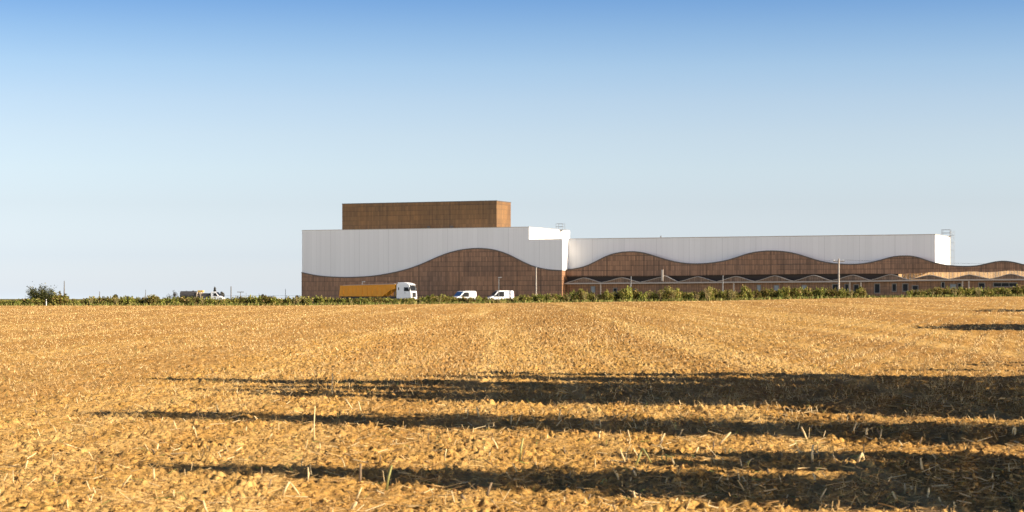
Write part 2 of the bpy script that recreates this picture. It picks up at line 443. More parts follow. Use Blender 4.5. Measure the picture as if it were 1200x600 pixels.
# --- tall hall (left)
hall = empty('production_hall', (X0, Y0, BZ), -A)
tag(hall, 'tall white factory hall with wavy brown timber base and a timber box on its roof', 'factory hall')
sA, zA = smooth_curve(*curve(WAVE_A, 0), 90)
s620, zt620 = fac(620, 266.3); zt = (fac(354, 270.2)[1]+zt620)/2
s659, zlow = fac(658.8, 280.6)
DA = 22.0
WT = MB()                                            # white upper skin: tall bay then low bay
mask = sA <= s620
sa1 = np.append(sA[mask], s620); za1 = np.append(zA[mask], np.interp(s620, sA, zA))
WT.strip(sa1, za1+.002, np.full(len(sa1), zt), 0.0, .25)
sa2 = np.append(s620+.002, sA[~mask]); za2 = np.append(np.interp(s620, sA, zA), zA[~mask])
WT.strip(sa2, za2+.002, np.full(len(sa2), zlow), 0.0, .25)
WT.build('upper_cladding', m_white, hall)
MB().strip(sA, np.zeros(len(sA)), zA, -.22, .24).build('timber_screen', m_timber, hall)
MB().strip(sA, zA-.16, zA+.05, -.30, -.222).build('wave_trim', m_trim, hall)
MB().box(0.01, s620, .252, DA, 0, zt-.05).build('tall_body', m_white, hall)
b2 = MB(); b2.box(s620+.002, s659, .252, DA*.6, fac(659, 316.8)[1], zlow-.05); b2.build('low_body', m_white, hall)
MB().box(s620+.002, s659-.004, .252, DA*.6, 0, fac(659, 316.8)[1]-.004).build('timber_return', m_timber, hall)
rt = MB(); rt.box(-.04, s620+.04, -.06, .30, zt, zt+.10); rt.box(s620-.26, s620+.04, .302, DA, zt-.02, zt+.08); rt.build('roof_edge', m_zinc, hall)
MB().box(s620+.045, s659+.04, -.06, .30, zlow, zlow+.09).build('roof_edge', m_zinc, hall)
# tower
tf = 3.5
st0, _ = fac(401, 240, tf); st1, ztw = fac(582, 236.4, tf); ztw = (ztw + fac(401, 238.6, tf)[1])/2
tower = MB().box(st0, st1, tf, tf+7.2, zt-.3, ztw).build('roof_tower', m_timber_tower, hall)
te = MB(); te.box(st0-.05, st1+.05, tf-.06, tf+.2, ztw, ztw+.14); te.box(st1-.2, st1+.06, tf+.202, tf+7.2, ztw-.02, ztw+.12); te.build('tower_coping', m_trim, tower)
vents = [(502, 266.3), (529, 265.8)]
for px, py in vents:
    s_, z_ = fac(px, py, tf-.4); MB().box(s_-.28, s_+.28, tf-.42, tf-.02, zt+.10, zt+.65).build('roof_vent', m_trim, hall)
def guard(parent, s0, s1, d0, d1, z, h=1.25):
    g_ = MB()
    for (a, b) in ((s0, d0), (s1, d0), (s0, d1), (s1, d1)): g_.tube([(a, b, z), (a, b, z+h)], .035, 6)
    for k in (.5, 1.0):
        for p, q in (((s0,d0),(s1,d0)), ((s0,d1),(s1,d1)), ((s0,d0),(s0,d1))): g_.tube([(*p, z+h*k), (*q, z+h*k)], .03, 6)
    g_.box(s0-.1, s1+.1, d0-.1, d1+.1, z-.08, z)
    return g_.build('roof_guard', m_metal, parent)
def ladder(parent, s, d, z0, z1):
    l_ = MB()
    for o in (-.28, .28): l_.tube([(s, d+o, z0), (s, d+o, z1)], .03, 6)
    z = z0+.3
    while z < z1: l_.tube([(s, d-.28, z), (s, d+.28, z)], .018, 5); z += .3
    lad = l_.build('ladder', m_metal, parent)
    c_ = MB(); z = z0+2.2
    while z < z1+.1:
        c_.tube([(s, d-.35, z), (s+.45, d-.38, z), (s+.75, d, z), (s+.45, d+.38, z), (s, d+.35, z)], .02, 5); z += 1.4
    for o, e in ((-.38, .45), (0, .75), (.38, .45)): c_.tube([(s+e, d+o, z0+2.2), (s+e, d+o, z1)], .018, 5)
    c_.build('safety_cage', m_metal, lad)
    return lad
guard(hall, s620-.8, s620+.6, 16.3, 17.7, zt+.05, 1.2)
ladder(hall, s620+.15, 16.2, zlow, zt)

# --- long warehouse (right)
OFFC, OFFT, OFFL, OFFK = 3.4, 2.2, 2.3, .95
X1, Y1 = X0, Y0
ware = empty('warehouse', (X0, Y0, BZ), -A)
tag(ware, 'long low white warehouse behind a wavy brown timber screen and a row of gabled canopies', 'warehouse')
sC, zC = smooth_curve(*curve(WAVE_C, OFFT), 320)
s_end, zt1 = fac(1095.8, 274.4, OFFC); s_c0, zt0 = fac(652, 280.9, OFFC); ztc = (zt1 + fac(668, 280.4, OFFC)[1])/2
DC = 15.0
MB().box(s659+.02, s_end, OFFC, OFFC+DC, 7.0, ztc-.06).build('upper_cladding', m_white, ware)
e_ = MB(); e_.box(s659+.02, s_end+.05, OFFC-.06, OFFC+.3, ztc-.055, ztc+.07); e_.box(s_end-.25, s_end+.05, OFFC+.302, OFFC+DC, ztc-.055, ztc+.05); e_.build('roof_edge', m_zinc, ware)
# timber screen: wavy top, lower edge straight then lifting over the lit band
LOW = [(655,324.0),(700,323.6),(760,323.6),(830,322.8),(900,321.6),(960,321.0),(1020,320.6),(1056,321.2),(1070,320.2),(1090,318.9),(1108,319.0),(1126,319.0),(1134,318.2),(1143,318.2),(1155,319.2),(1168,318.6),(1178,317.4),(1192,317.4),(1206,318.6),(1220,318.2),(1240,316.6),(1280,317),(1315,317)]
sl, zl = curve(LOW, OFFT); zlowC = np.interp(sC, sl, zl)
i0 = np.searchsorted(sC, s659+.05); sC2, zC2, zL2 = sC[i0:], zC[i0:], zlowC[i0:]
MB().strip(sC2, zL2, zC2, OFFT-.3, OFFT+.05).build('timber_screen', m_timber, ware)
MB().strip(sC2, zC2-.16, zC2+.05, OFFT-.38, OFFT-.302).build('wave_trim', m_trim, ware)
# shade-coloured recess behind the open strip (left and middle), pale turned wall behind the right part
s1056 = fac(1052, 320, OFFT)[0]; s1320 = fac(1318, 320, OFFT)[0]
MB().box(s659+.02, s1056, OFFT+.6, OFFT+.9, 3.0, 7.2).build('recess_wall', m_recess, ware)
th = R(40); L_ = (s1320-s1056)/math.cos(th)
rec = empty('tmp', (0,0,0)); bpy.data.objects.remove(rec)
pw = MB()
nb = int(L_/.8)
for k in range(nb):
    a0, a1 = k*.8, k*.8+.74
    p = [(s1056+.1+a*math.cos(th), OFFT+.25+a*math.sin(th)) for a in (a0, a1)]
    (x0_, y0_), (x1_, y1_) = p; nxv, nyv = -math.sin(th)*.06, math.cos(th)*.06
    vs_ = [pw.bm.verts.new(q) for q in ((x0_,y0_,3.0),(x1_,y1_,3.0),(x1_+nxv,y1_+nyv,3.0),(x0_+nxv,y0_+nyv,3.0),(x0_,y0_,7.0),(x1_,y1_,7.0),(x1_+nxv,y1_+nyv,7.0),(x0_+nxv,y0_+nyv,7.0))]
    for q in ((0,3,2,1),(4,5,6,7),(0,1,5,4),(1,2,6,5),(2,3,7,6),(3,0,4,7)): pw.bm.faces.new([vs_[i] for i in q])
pw.build('recessed_board_wall', m_timber_new, ware)
# lower wall under the canopies
EAVE = [(655,331.6),(750,331.0),(860,330.0),(960,329.4),(1020,328.6),(1090,327.6),(1200,326.8),(1315,326)]
se, ze = curve(EAVE, OFFK)
eave = lambda s: float(np.interp(s, se, ze))
xs = np.linspace(s659+.05, s1320, 60)
MB().strip(xs, np.zeros(60), np.array([eave(s) for s in xs])-.02, OFFL, OFFL+.3).build('lower_wall', m_brick, ware)
MB().strip(xs, np.array([eave(s) for s in xs])-.24, np.array([eave(s) for s in xs]), OFFK, OFFK+.12).build('canopy_fascia', m_zinc, ware)
MB().strip(xs, np.array([eave(s) for s in xs])-.30, np.array([eave(s) for s in xs])-.22, OFFK+.122, OFFL-.004).build('canopy_soffit', m_timber, ware)
# gabled canopy roofs: (left, peak, right, peak row)
GAB = [(664,684,704.5,324.2),(706,728.5,749,324.0),(751,775,777.2,323.4),(776.8,777.6,795,321.6),(795.5,817.5,839,322.8),(840.5,862.5,884,322.6),(885.5,908,929,321.8),(930.5,953.5,974.5,321.2),(976,999.5,1020,320.9),(1021.5,1044,1064,320.2),(1065,1090,1112,320.9),(1112.5,1136,1160.5,320.5),(1161,1184.5,1208,319.6),(1208.5,1232,1256,319.2),(1256.5,1280,1304,318.8)]
for gi, (l0, pk, r0, py) in enumerate(GAB):
    sl0 = fac(l0, 330, OFFK)[0]; sr0 = fac(r0, 330, OFFK)[0]; sp, zp = fac(pk, py+1.1, OFFK)
    zb = max(eave(sl0), eave(sr0)) + .004
    ease = lambda t: .5*(t + t*t*(3-2*t))
    n_ = 13; prof = []
    for k in range(n_):
        t = k/(n_-1); prof.append((sl0+(sp-sl0)*t, zb+.10+(zp-zb-.10)*ease(t)))
    for k in range(1, n_):
        t = k/(n_-1); prof.append((sp+(sr0-sp)*t, zp+(zb+.10-zp)*ease(t)))
    ps = np.array([p[0] for p in prof]); pz = np.array([p[1] for p in prof])
    gab = MB().strip(ps, np.full(len(ps), zb), pz-.02, OFFK+.10, OFFK+.2).build('canopy_gable', m_slat, ware)
    MB().strip(ps, pz-.085, pz+.01, OFFK-.02, OFFK+.098).build('gable_edge', m_zinc, gab)
    rf = MB().strip(ps, pz-.08, pz+.0, OFFK+.204, OFFL-.34).build('gable_roof', m_roof, gab)
for px in (704, 739, 847, 860, 996, 1009, 1128, 1135.5):
    s_, z_ = fac(px, 330, OFFK+.35); MB().box(s_-.11, s_+.11, OFFK+.25, OFFK+.45, 0, eave(s_)-.31).build('canopy_post', m_postwood, ware)
def window(px, py0, py1, w, glass):
    s_, z1_ = fac(px, py0, OFFL); _, z0_ = fac(px, py1, OFFL); hw = w/2/6.45
    f = MB(); t = .13
    f.box(s_-hw-t, s_+hw+t, OFFL-.08, OFFL-.004, z1_, z1_+t); f.box(s_-hw-t, s_+hw+t, OFFL-.08, OFFL-.004, z0_-t, z0_)
    f.box(s_-hw-t, s_-hw, OFFL-.08, OFFL-.004, z0_+.002, z1_-.002); f.box(s_+hw, s_+hw+t, OFFL-.08, OFFL-.004, z0_+.002, z1_-.002)
    n_ = max(1, int(round(2*hw/1.4)))
    for k in range(1, n_): x = s_-hw+2*hw*k/n_; f.box(x-.04, x+.04, OFFL-.06, OFFL-.03, z0_+.002, z1_-.002)
    fo = f.build('window', m_frame, ware)
    MB().box(s_-hw+.002, s_+hw-.002, OFFL-.028, OFFL-.006, z0_+.002, z1_-.002).build('pane', glass, fo)
for q in ((695,336,343,4.5,m_glass_pale),(721,338,343,4,m_glass),(745,339,343,4,m_glass_pale),(889.5,334.5,341,3.6,m_glass_pale),(910,334.8,340,5,m_glass_pale),(942.5,334.6,340,4.6,m_glass_pale),
          (979,333.5,340,6,m_glass),(992.3,333.5,341,3.6,m_glass),(1003.5,334,342,5,m_glass),(1028,333,343,5.4,m_glass),(1048,333,341,4,m_glass),(1061,333,341,5.6,m_glass),(1072.5,335,341,6,m_glass),
          (1105,331,337,3,m_glass),(1117,333.5,338,6,m_glass_pale),(1124.5,332.5,338,3,m_glass),(1150.5,332,337,6,m_glass),(1178,331.8,335.6,26,m_glass),(1222,331,336,8,m_glass)): window(*q)
guard(ware, s_end-1.35, s_end+.2, OFFC+DC-1.9, OFFC+DC-.5, ztc+.09, 1.2)
ladder(ware, s_end+.2, OFFC+DC-.9, 5.5, ztc+1.1)
s_v, z_v = fac(774.5, 278, OFFC+1); MB().tube([(s_v, OFFC+1, ztc-.05), (s_v, OFFC+1, ztc+.45)], .1, 8).build('roof_vent', m_trim, ware)
s_v, _ = fac(776.5, 330, OFFK)
MB().box(s_v-.16, s_v+.16, OFFK-.30, OFFK-.025, eave(s_v)+.3, fac(776.5, 316, OFFK)[1]).build('flue', m_zinc, ware)

# ------------------------------------------------------------------ vehicles (x forward, y left, z up)
def wheel(parent, x, y, r, w, out):
    t = MB(); t.tube([(x, y-w/2, r), (x, y-w*.32, r), (x, y+w*.32, r), (x, y+w/2, r)], [r*.9, r, r, r*.9], 20)
    wo = t.build('wheel', m_rubber, parent)
    yy = y+out*(w/2)
    MB().tube([(x, yy-out*.02, r), (x, yy+out*.012, r)], [r*.58, r*.50], 16).build('rim', m_metal, wo)
    return wo

def tipper_lorry(loc, rz):
    t = empty('tipper_lorry', loc, rz)
    tag(t, 'orange tipper lorry with white cab parked in front of the timber hall', 'lorry')
    # cab, nose at x=0
    cabp = [(-2.95,.95),(-2.95,3.45),(-2.7,3.70),(-.9,3.80),(-.42,3.62),(-.10,2.35),(0,2.2),(.06,1.0),(.02,.55),(-.55,.5),(-.62,.95)]
    MB().prism(cabp, -1.24, 1.24).build('cab', m_carwhite, t, .05)
    MB().prism([(-.40,3.50),(-.36,3.52),(-.06,2.36),(-.10,2.34)], -1.08, 1.08).build('windscreen', m_glass, t)
    for s in (-1, 1):
        y = s*1.243
        MB().prism([(-1.42,2.30),(-1.42,3.02),(-.62,3.02),(-.36,2.30)], min(y, y+s*.012), max(y, y+s*.012)).build('side_window', m_glass, t)
        d = MB(); d.prism([(-1.5,1.0),(-1.5,1.04),(-.3,1.04),(-.3,1.0)], min(y, y+s*.01), max(y, y+s*.01)); d.build('door_sill', m_plastic, t)
        MB().box(-1.30, -1.10, y-.02 if s < 0 else y, y if s < 0 else y+.02, 1.95, 2.02).build('door_handle', m_plastic, t)
        MB().box(-.30, -.14, s*1.34-.12, s*1.34+.12, 2.4, 3.05).build('mirror', m_plastic, t, .03)
        MB().box(.045, .085, s*.95-.22, s*.95+.22, .78, 1.02).build('headlight', m_lens, t)
        MB().box(-2.6, -2.4, y-.004 if s < 0 else y, y if s < 0 else y+.004, 2.5, 3.0).build('side_vent', m_plastic, t)
    MB().box(.055, .075, -.75, .75, 1.2, 2.05).build('grille', m_plastic, t)
    MB().prism([(-.62,3.66),(-.12,3.46),(-.14,3.40),(-.64,3.58)], -1.1, 1.1).build('sun_visor', m_carwhite, t)
    MB().prism([(-2.8,3.74),(-2.8,3.92),(-1.7,3.95),(-.9,3.82),(-.9,3.78)], -1.05, 1.05).build('roof_fairing', m_carwhite, t, .03)
    ch = MB(); ch.box(-6.3, -.4, -.42, .42, .72, .95); ch.box(-4.6, -2.6, -1.15, -.5, .55, 1.1); ch.box(-4.4, -2.6, .5, 1.15, .55, 1.1); ch.build('chassis', m_chassis, t)
    for x in (-1.35, -5.4):
        for s in (-1, 1): wheel(t, x, s*1.02, .52, .36, s)
    # trailer tub
    x1, x0 = -3.2, -14.9
    tub = [(x0,1.35),(x0+.25,3.25),(x1,3.48),(x1,2.75),(x1-1.0,2.5),(x1-2.6,1.35)]
    MB().prism(tub, -1.24, 1.24).build('tipper_body', m_orange, t, .03)
    for k in range(11):
        xx = x0+.9+k*1.0
        for s_ in (-1, 1):
            ya, yb = sorted((s_*1.242, s_*1.30)); MB().box(xx, xx+.09, ya, yb, 1.42, 3.1+.02*k).build('body_rib', m_orange, t)
    rail = MB(); rail.prism([(x0+.2,3.26),(x0+.2,3.36),(x1,3.60),(x1,3.50)], -1.32, 1.32); rail.build('top_rail', m_orange, t)
    MB().prism([(x0+.6,3.34),(x0+1.0,3.46),(x1-.2,3.70),(x1,3.60),(x1,3.58),(x0+.5,3.335)], -1.28, 1.28).build('tarpaulin', m_tarp, t)
    MB().tube([(x1-.55,0,1.25),(x1-.15,0,3.3)], .13, 10).build('hydraulic_ram', m_yellow, t)
    fr = MB(); fr.box(x0+.2, x1-.4, -.5, .5, 1.0, 1.34); fr.box(x1-3.6, x1-3.45, -.75, -.6, .15, 1.0); fr.box(x1-3.6, x1-3.45, .6, .75, .15, 1.0); fr.build('trailer_frame', m_chassis, t)
    for x in (x0+1.5, x0+2.85, x0+4.2):
        for s in (-1, 1): wheel(t, x, s*1.02, .5, .38, s)
    for s in (-1, 1): MB().box(x0+.12, x0+.17, s*.95-.2, s*.95+.2, 1.08, 1.25).build('tail_light', m_redlens, t)
    return t
HL = R(-23)
# nose of the cab at photo column 489, lorry heading right along the facade
p = at(485.0, 366); lorry = tipper_lorry(p, HL); lorry.scale = (1, 1, 1)

def van(name, label, loc, rz, glass=None, sc=1.0, L=4.75, H=2.05, group=None):
    glass = glass or m_glass
    t = empty(name, loc, rz); tag(t, label, 'van', group); t.scale = (sc, sc, sc)
    h = L/2; w = .93
    prof = [(-h,.45),(-h+.02,1.2),(-h+.10,H-.12),(-h+.30,H),(h-2.0,H),(h-1.62,H-.10),(h-.85,1.22),(h-.22,1.02),(h-.03,.80),(h,.45),(h-.1,.32),(-h+.1,.32)]
    MB().prism(prof, -w, w).build('body', m_carwhite, t, .06)
    MB().prism([(h-1.62,H-.16),(h-1.575,H-.12),(h-.83,1.26),(h-.885,1.22)], -w+.06, w-.06).build('windscreen', glass, t)
    g2 = t.children
    for s in (-1, 1):
        y0, y1 = sorted((s*w, s*(w+.012)))
        MB().prism([(h-2.75,1.08),(h-2.75,H-.22),(h-1.74,H-.22),(h-1.0,1.08)], y0, y1).build('side_window', m_glass, t)
        MB().box(h-2.42, h-2.39, y0, y1+.002 if s > 0 else y1, .5, H-.25).build('door_seam', m_plastic, t)
        MB().box(h-1.25, h-1.10, s*(w+.10)-.08, s*(w+.10)+.08, 1.15, 1.38).build('mirror', m_plastic, t, .02)
        MB().box(h-.16, h+.01, s*.70-.17, s*.70+.17, .72, .92).build('headlight', m_lens, t, .02)
        MB().box(-h-.012, -h+.05, s*.84-.06, s*.84+.06, .95, 1.5).build('tail_light', m_redlens, t)
        for x in (h-.85, -h+.95): wheel(t, x, s*.80, .32, .22, s)
    MB().box(h-.05, h+.04, -w+.1, w-.1, .36, .62).build('bumper', m_plastic, t, .02)
    MB().box(-h-.04, -h+.05, -w+.08, w-.08, .34, .56).build('bumper', m_plastic, t, .02)
    MB().box(-h-.003, -h+.06, -.70, .70, 1.25, H-.35).build('rear_window', m_glass, t)
    return t
p = at(543, 372); van('van', 'white van with bluish windscreen half hidden behind a tall weed, nearer the lorry', p, R(180+40), m_blueglass, 1.08, 4.5, 2.1)
p = at(586, 368); van('van', 'white van with dark side window parked by a short thin lamp post', p, R(180+18), None, 1.06, 4.6, 2.15)
p = at(326.5, 560); van('van', 'small distant white van behind the hedge left of the tall hall', p, R(15), None, .62, 4.6, 2.0)

def tanker(loc, rz):
    t = empty('tank_lorry', loc, rz); tag(t, 'distant lorry with dark tank and white cab behind the hedge on the left', 'lorry')
    MB().prism([(-2.2,.7),(-2.2,2.55),(-1.9,2.75),(-1.1,2.72),(-.25,1.75),(.55,1.35),(.7,.7)], -1.1, 1.1).build('cab', m_carwhite, t, .06)
    MB().prism([(-1.06,2.66),(-1.02,2.68),(-.24,1.78),(-.28,1.76)], -.95, .95).build('windscreen', m_glass, t)
    for s in (-1, 1):
        y0, y1 = sorted((s*1.103, s*1.115)); MB().prism([(-1.55,1.75),(-1.55,2.4),(-1.05,2.4),(-.55,1.75)], y0, y1).build('side_window', m_glass, t)
        MB().box(.62, .72, s*.8-.15, s*.8+.15, .9, 1.1).build('headlight', m_lens, t)
    tk = MB(); tk.tube([(-9.6,0,1.95),(-9.5,0,1.95),(-5.9,0,1.95),(-5.8,0,1.95)], [.6,.92,.92,.6], 20); tk.build('tank', m_tank, t)
    mb = MB(); mb.box(-5.6,-5.4,-1,1,.9,2.6); mb.box(-4.7,-4.5,-1,1,.9,2.6); mb.box(-5.6,-2.9,-1,1,.9,1.1); mb.build('frame_rack', m_postwood, t)
    MB().box(-4.4,-2.6,-.9,.9,1.2,2.4).build('equipment_box', m_tank, t, .04)
    MB().box(-5.5,-4.2,-.5,.5,2.62,3.05).build('hose_reel', m_yellow, t, .08)
    MB().box(-9.6,.2,-.45,.45,.65,.95).build('chassis', m_chassis, t)
    for x in (-8.6,-7.4,-.5):
        for s in (-1,1): wheel(t, x, s*.9, .45, .3, s)
    return t
tanker(at(259.5, 452), R(-8))
p = at(316, 520)
ct = empty('skip_container', p, R(-10)); tag(ct, 'small dark container beyond the hedge beside the distant white van', 'container')
MB().box(-.95, .95, -.8, .8, .1, 1.75).build('container_body', m_tank, ct, .03)
rb = MB()
for k in range(6): rb.box(-.9+k*.34, -.82+k*.34, -.85, -.802, .15, 1.68)
rb.build('side_ribs', m_tank, ct)

# ------------------------------------------------------------------ poles, lamps, fence
def pole(name, label, cat, px, Y, top, r0, r1, mat, arm=None, base_py=None):
    p = at(px, Y); h = ZC-(top-HOR)/F*Y - p.z
    t = empty(name, p); tag(t, label, cat)
    MB().tube([(0,0,-.1),(0,0,h*.5),(0,0,h)], [r0, (r0+r1)/2, r1], 9).build('pole', mat, t)
    if arm == 'lamp':
        MB().box(-.12, .55, -.14, .14, h-.02, h+.14).build('lamp_head', m_metal, t, .03)
    elif arm == 'lampT':
        MB().box(-.75, .75, -.12, .12, h-.02, h+.16).build('lamp_head', m_metal, t, .03)
    elif arm == 'cross':
        c = MB(); c.box(-.9, .9, -.06, .06, h-.5, h-.36); c.build('crossarm', m_darkpole, t)
        i = MB()
        for x in (-.75, 0, .75): i.tube([(x,0,h-.36),(x,0,h-.16)], .05, 6)
        i.build('insulators', m_lens, t)
    elif arm == 'cap':
        MB().tube([(0,0,h),(0,0,h+.18)], [r1*1.6, r1*1.2], 8).build('cap', m_metal, t)
    return t, h
t983, h983 = pole('utility_pole', 'tall pale utility pole rising above the hedge in front of the canopies', 'utility pole', 983, 318, 303, .17, .12, m_pole, 'cross')
pole('lamp_post', 'pale lamp post near the right corner of the tall hall', 'lamp post', 628.3, 366, 314.3, .13, .11, m_pole, 'cap')
pole('lamp_post', 'short thin lamp post standing beside the white van', 'lamp post', 584.5, 362, 325.5, .06, .05, m_metal, 'lamp')
pole('lamp_post', 'thin lamp post rising behind the orange tipper body', 'lamp post', 424.5, 384, 330.5, .06, .05, m_metal, 'lamp')
pole('lamp_post', 'slim lamp post before the canopies under the first timber wave', 'lamp post', 739.5, 345, 325, .07, .06, m_metal, 'cap')
pole('lamp_post', 'slim grey lamp post before the canopies left of the second timber wave', 'lamp post', 847.2, 345, 324, .07, .06, m_metal, 'cap')
pole('wooden_pole', 'dark wooden pole just right of the dark shrubby tree', 'pole', 75.3, 330, 329, .16, .05, m_darkpole)
pole('wooden_pole', 'short thin dark pole at the hedge left of the round tree', 'pole', 116.7, 360, 341.5, .10, .05, m_darkpole)
pole('wooden_pole', 'thin dark pole over the russet bush on the left', 'pole', 170.6, 380, 339.5, .09, .04, m_darkpole)
pole('wooden_pole', 'dark pole right of the distant tank lorry', 'pole', 270.7, 400, 335.6, .12, .09, m_darkpole)
pole('floodlight_post', 'distant floodlight post with a wide head between dark pole and hall', 'lamp post', 281.8, 450, 342.6, .09, .07, m_metal, 'lampT')
pole('thin_mast', 'thin grey mast next to the distant floodlight post', 'mast', 288.5, 450, 343.5, .06, .04, m_metal)
pole('thin_mast', 'thin grey mast left of the distant dark container', 'mast', 303.5, 450, 343.8, .06, .04, m_metal)
pole('thin_mast', 'thin dark mast close to the left corner of the tall hall', 'mast', 334.5, 430, 338.5, .07, .04, m_darkpole)
mp = at(54.2, 299); t = empty('marker_post', mp); tag(t, 'white marker post in front of the dark shrubby tree', 'post')
MB().tube([(0,0,-.1),(0,0,.9),(0,0,.98)], [.06,.055,.035], 8).build('post', m_carwhite, t)
MB().tube([(0,0,.70),(0,0,.80)], .062, 8).build('band', m_plastic, t)
# overhead cable from the pale pole off to the right
def cable(name, label, a, b, sag, r):
    pts = []
    for k in range(25):
        u = k/24; q = Vector(a).lerp(Vector(b), u); q.z -= sag*4*u*(1-u); pts.append(q)
    o = MB().tube(pts, r, 5).build(name, m_plastic); tag(o, label, 'cable')
top983 = Vector(t983.location) + Vector((0, 0, h983-.2))
cable('overhead_cable', 'thin overhead cable running right from the pale utility pole', top983+Vector((.75,0,0)), (130, 300, 8.2), 1.0, .014)
cable('overhead_cable', 'thin overhead cable running from the pale utility pole to the warehouse wall', top983+Vector((-.75,0,0)), (38, 364.5, 8.0), .5, .014)
# mesh fence far left
fp0, fp1 = at(262, 425), at(351, 415)
fe = empty('mesh_fence', fp0); tag(fe, 'thin grey wire fence far off between hedge and tall hall', 'fence')
dv = fp1-fp0; rl = MB()
for hz in (.2, .75, 1.3, 1.75): rl.tube([(0,0,hz), (dv.x,dv.y,dv.z+hz)], .022, 5)
rl.build('wires', m_metal, fe)
for k in range(7):
    q = dv*(k/6); MB().tube([(q.x,q.y,q.z-.1),(q.x,q.y,q.z+1.85)], .045, 6).build('fence_post', m_metal, fe)

# ------------------------------------------------------------------ foliage
rs = np.random.RandomState(11)
def leaf_quads(pts, size, rs, flat=.0):
    n = len(pts); d = rs.normal(size=(n,3)); d[:,2] *= (1-flat); d /= np.linalg.norm(d, axis=1)[:,None]
    e = rs.normal(size=(n,3)); e -= (e*d).sum(1)[:,None]*d; e /= np.linalg.norm(e, axis=1)[:,None]
    s = size*rs.uniform(.6, 1.4, n)[:,None]
    v = np.stack([pts-d*s, pts+e*s*.55, pts+d*s, pts-e*s*.55], 1).reshape(-1,3)
    f = np.arange(n*4).reshape(n,4)
    return v, f
def bush_mesh(name, seed, n=420, spikes=5, leaf=.10, wide=.75):
    rs = np.random.RandomState(seed); pts = []
    lobes = 7
    for k in range(lobes):
        a = rs.uniform(0, 2*math.pi); r = wide*rs.uniform(.1, .65)
        c = np.array([r*math.cos(a), r*math.sin(a), rs.uniform(.25, .62)]); rad = rs.uniform(.22, .38)
        d = rs.normal(size=(n//lobes, 3)); d /= np.linalg.norm(d, axis=1)[:,None]
        q = c + d*(rad*rs.uniform(.55, 1.05, (n//lobes,1)))*np.array([1.15,1.15,.9]); pts.append(q)
    for k in range(spikes):
        a = rs.uniform(0, 2*math.pi); r = wide*rs.uniform(0, .6); h = rs.uniform(.75, 1.05); m = 16
        t = rs.uniform(.3, 1, m); q = np.stack([r*math.cos(a)+rs.normal(0,.05,m)*(1.2-t), r*math.sin(a)+rs.normal(0,.05,m)*(1.2-t), h*t], 1); pts.append(q)
    g_ = rs.uniform(-1, 1, (n//6, 3))*np.array([wide, wide, .12]); g_[:,2] = np.abs(g_[:,2])+.03; pts.append(g_)
    pts = np.concatenate(pts); pts = pts[pts[:,2] > .0]
    v, f = leaf_quads(pts, leaf, rs)
    v[:,2] = np.maximum(v[:,2], -.02)
    me = np_mesh(name, v, f); return me
bmeshes = [bush_mesh('bush_leaves', 100+k, 640, 6+k % 4) for k in range(6)]
pmeshes = [bush_mesh('pointed_bush_leaves', 200+k, 380, 10, .09, .5) for k in range(3)]
for b_ in bmeshes+pmeshes: b_.materials.append(m_leaf)
TOP = [(-120,350),(0,351),(25,351),(40,350),(80,351),(95,351),(108,348),(120,347.5),(135,348),(150,349),(160,349),(172,348),(180,346.8),(188,348.5),(200,350.5),(214,348),(235,348.5),(255,349),(270,349.5),(290,347.8),(300,347),(315,348),(328,349.5),(340,348.5),(360,347.5),(372,346.8),(385,349.5),(410,349.6),(432,349),(450,349.3),(470,350),(488,349.5),(500,346.5),(515,346),(528,348.5),(540,349),(552,349),(565,348),(575,350),(602,350),(608,347),(615,346),(640,345.5),(660,345.5),(672,343),(680,341),(690,342.5),(700,345),(711,342),(720,345),(733,338.5),(742,338.5),(752,342.5),(765,343.5),(778,338.5),(790,338),(798,342),(815,343.5),(833,338),(845,342),(858,340),(864,342),(873,337),(884,341.5),(897,338.5),(908,341.5),(922,337.5),(935,339),(952,338.5),(970,338.5),(990,339.5),(1002,341),(1008,337),(1014,343.5),(1040,344.5),(1060,343.5),(1068,340.5),(1085,339),(1095,338),(1115,336.8),(1135,337.5),(1150,337),(1165,338),(1180,337.5),(1195,336),(1215,336),(1320,335)]
tp = np.array(TOP)
SPECIAL = {680: 'pointed bush before the left end of the canopies', 711: 'narrow upright bush between the first two canopies', 737: 'tall leafy bush before the second canopy',
           785: 'broad bright bush below the grey flue', 833: 'bush taller than its neighbours left of the two canopy posts', 873: 'tall feathery bush just right of the two canopy posts',
           922: 'pointed bush between two pale windows of the warehouse', 1008: 'lone bush ending the hedge right of the pale utility pole', 180: 'russet tinged mound of a bush at the left of the tank lorry',
           507: 'tall weedy bush right of the white lorry cab', 561: 'tall spiky bush between the two white vans'}
bi = 0
def put_bush(px, top, Y, wpx, me, label, group=None, mat=None):
    p = at(px, Y); h = max(.5, (ZC-(top-HOR)/F*Y - p.z)*1.16)
    o = bpy.data.objects.new('bush', me); COL.objects.link(o); o.location = (p.x, p.y, p.z-.02)
    o.rotation_euler = (0, 0, rs.uniform(0, 6.28)); wm = wpx/F*Y/1.5
    o.scale = (wm, wm*.9, h); tag(o, label, 'bush', group)
    return o
px = -100.0
while px < 1310:
    near_sp = min(SPECIAL, key=lambda k: abs(k-px))
    w = rs.uniform(13, 20); top = np.interp(px, tp[:,0], tp[:,1]) + rs.uniform(-1.0, .8)
    if not (1014 < px < 1062):
        put_bush(px, top, YE+2.2+rs.uniform(-.7, .9), w, bmeshes[rs.randint(6)], 'low leafy green bush in the hedge along the far edge of the field', 'bushes of the hedge at the field edge')
    px += w*.47
for spx, lab in SPECIAL.items():
    put_bush(spx, np.interp(spx, tp[:,0], tp[:,1])-.8, YE+1.6, rs.uniform(13, 17) if spx not in (180, 785) else 24, pmeshes[rs.randint(3)] if spx not in (180, 785, 737) else bmeshes[rs.randint(6)], lab)
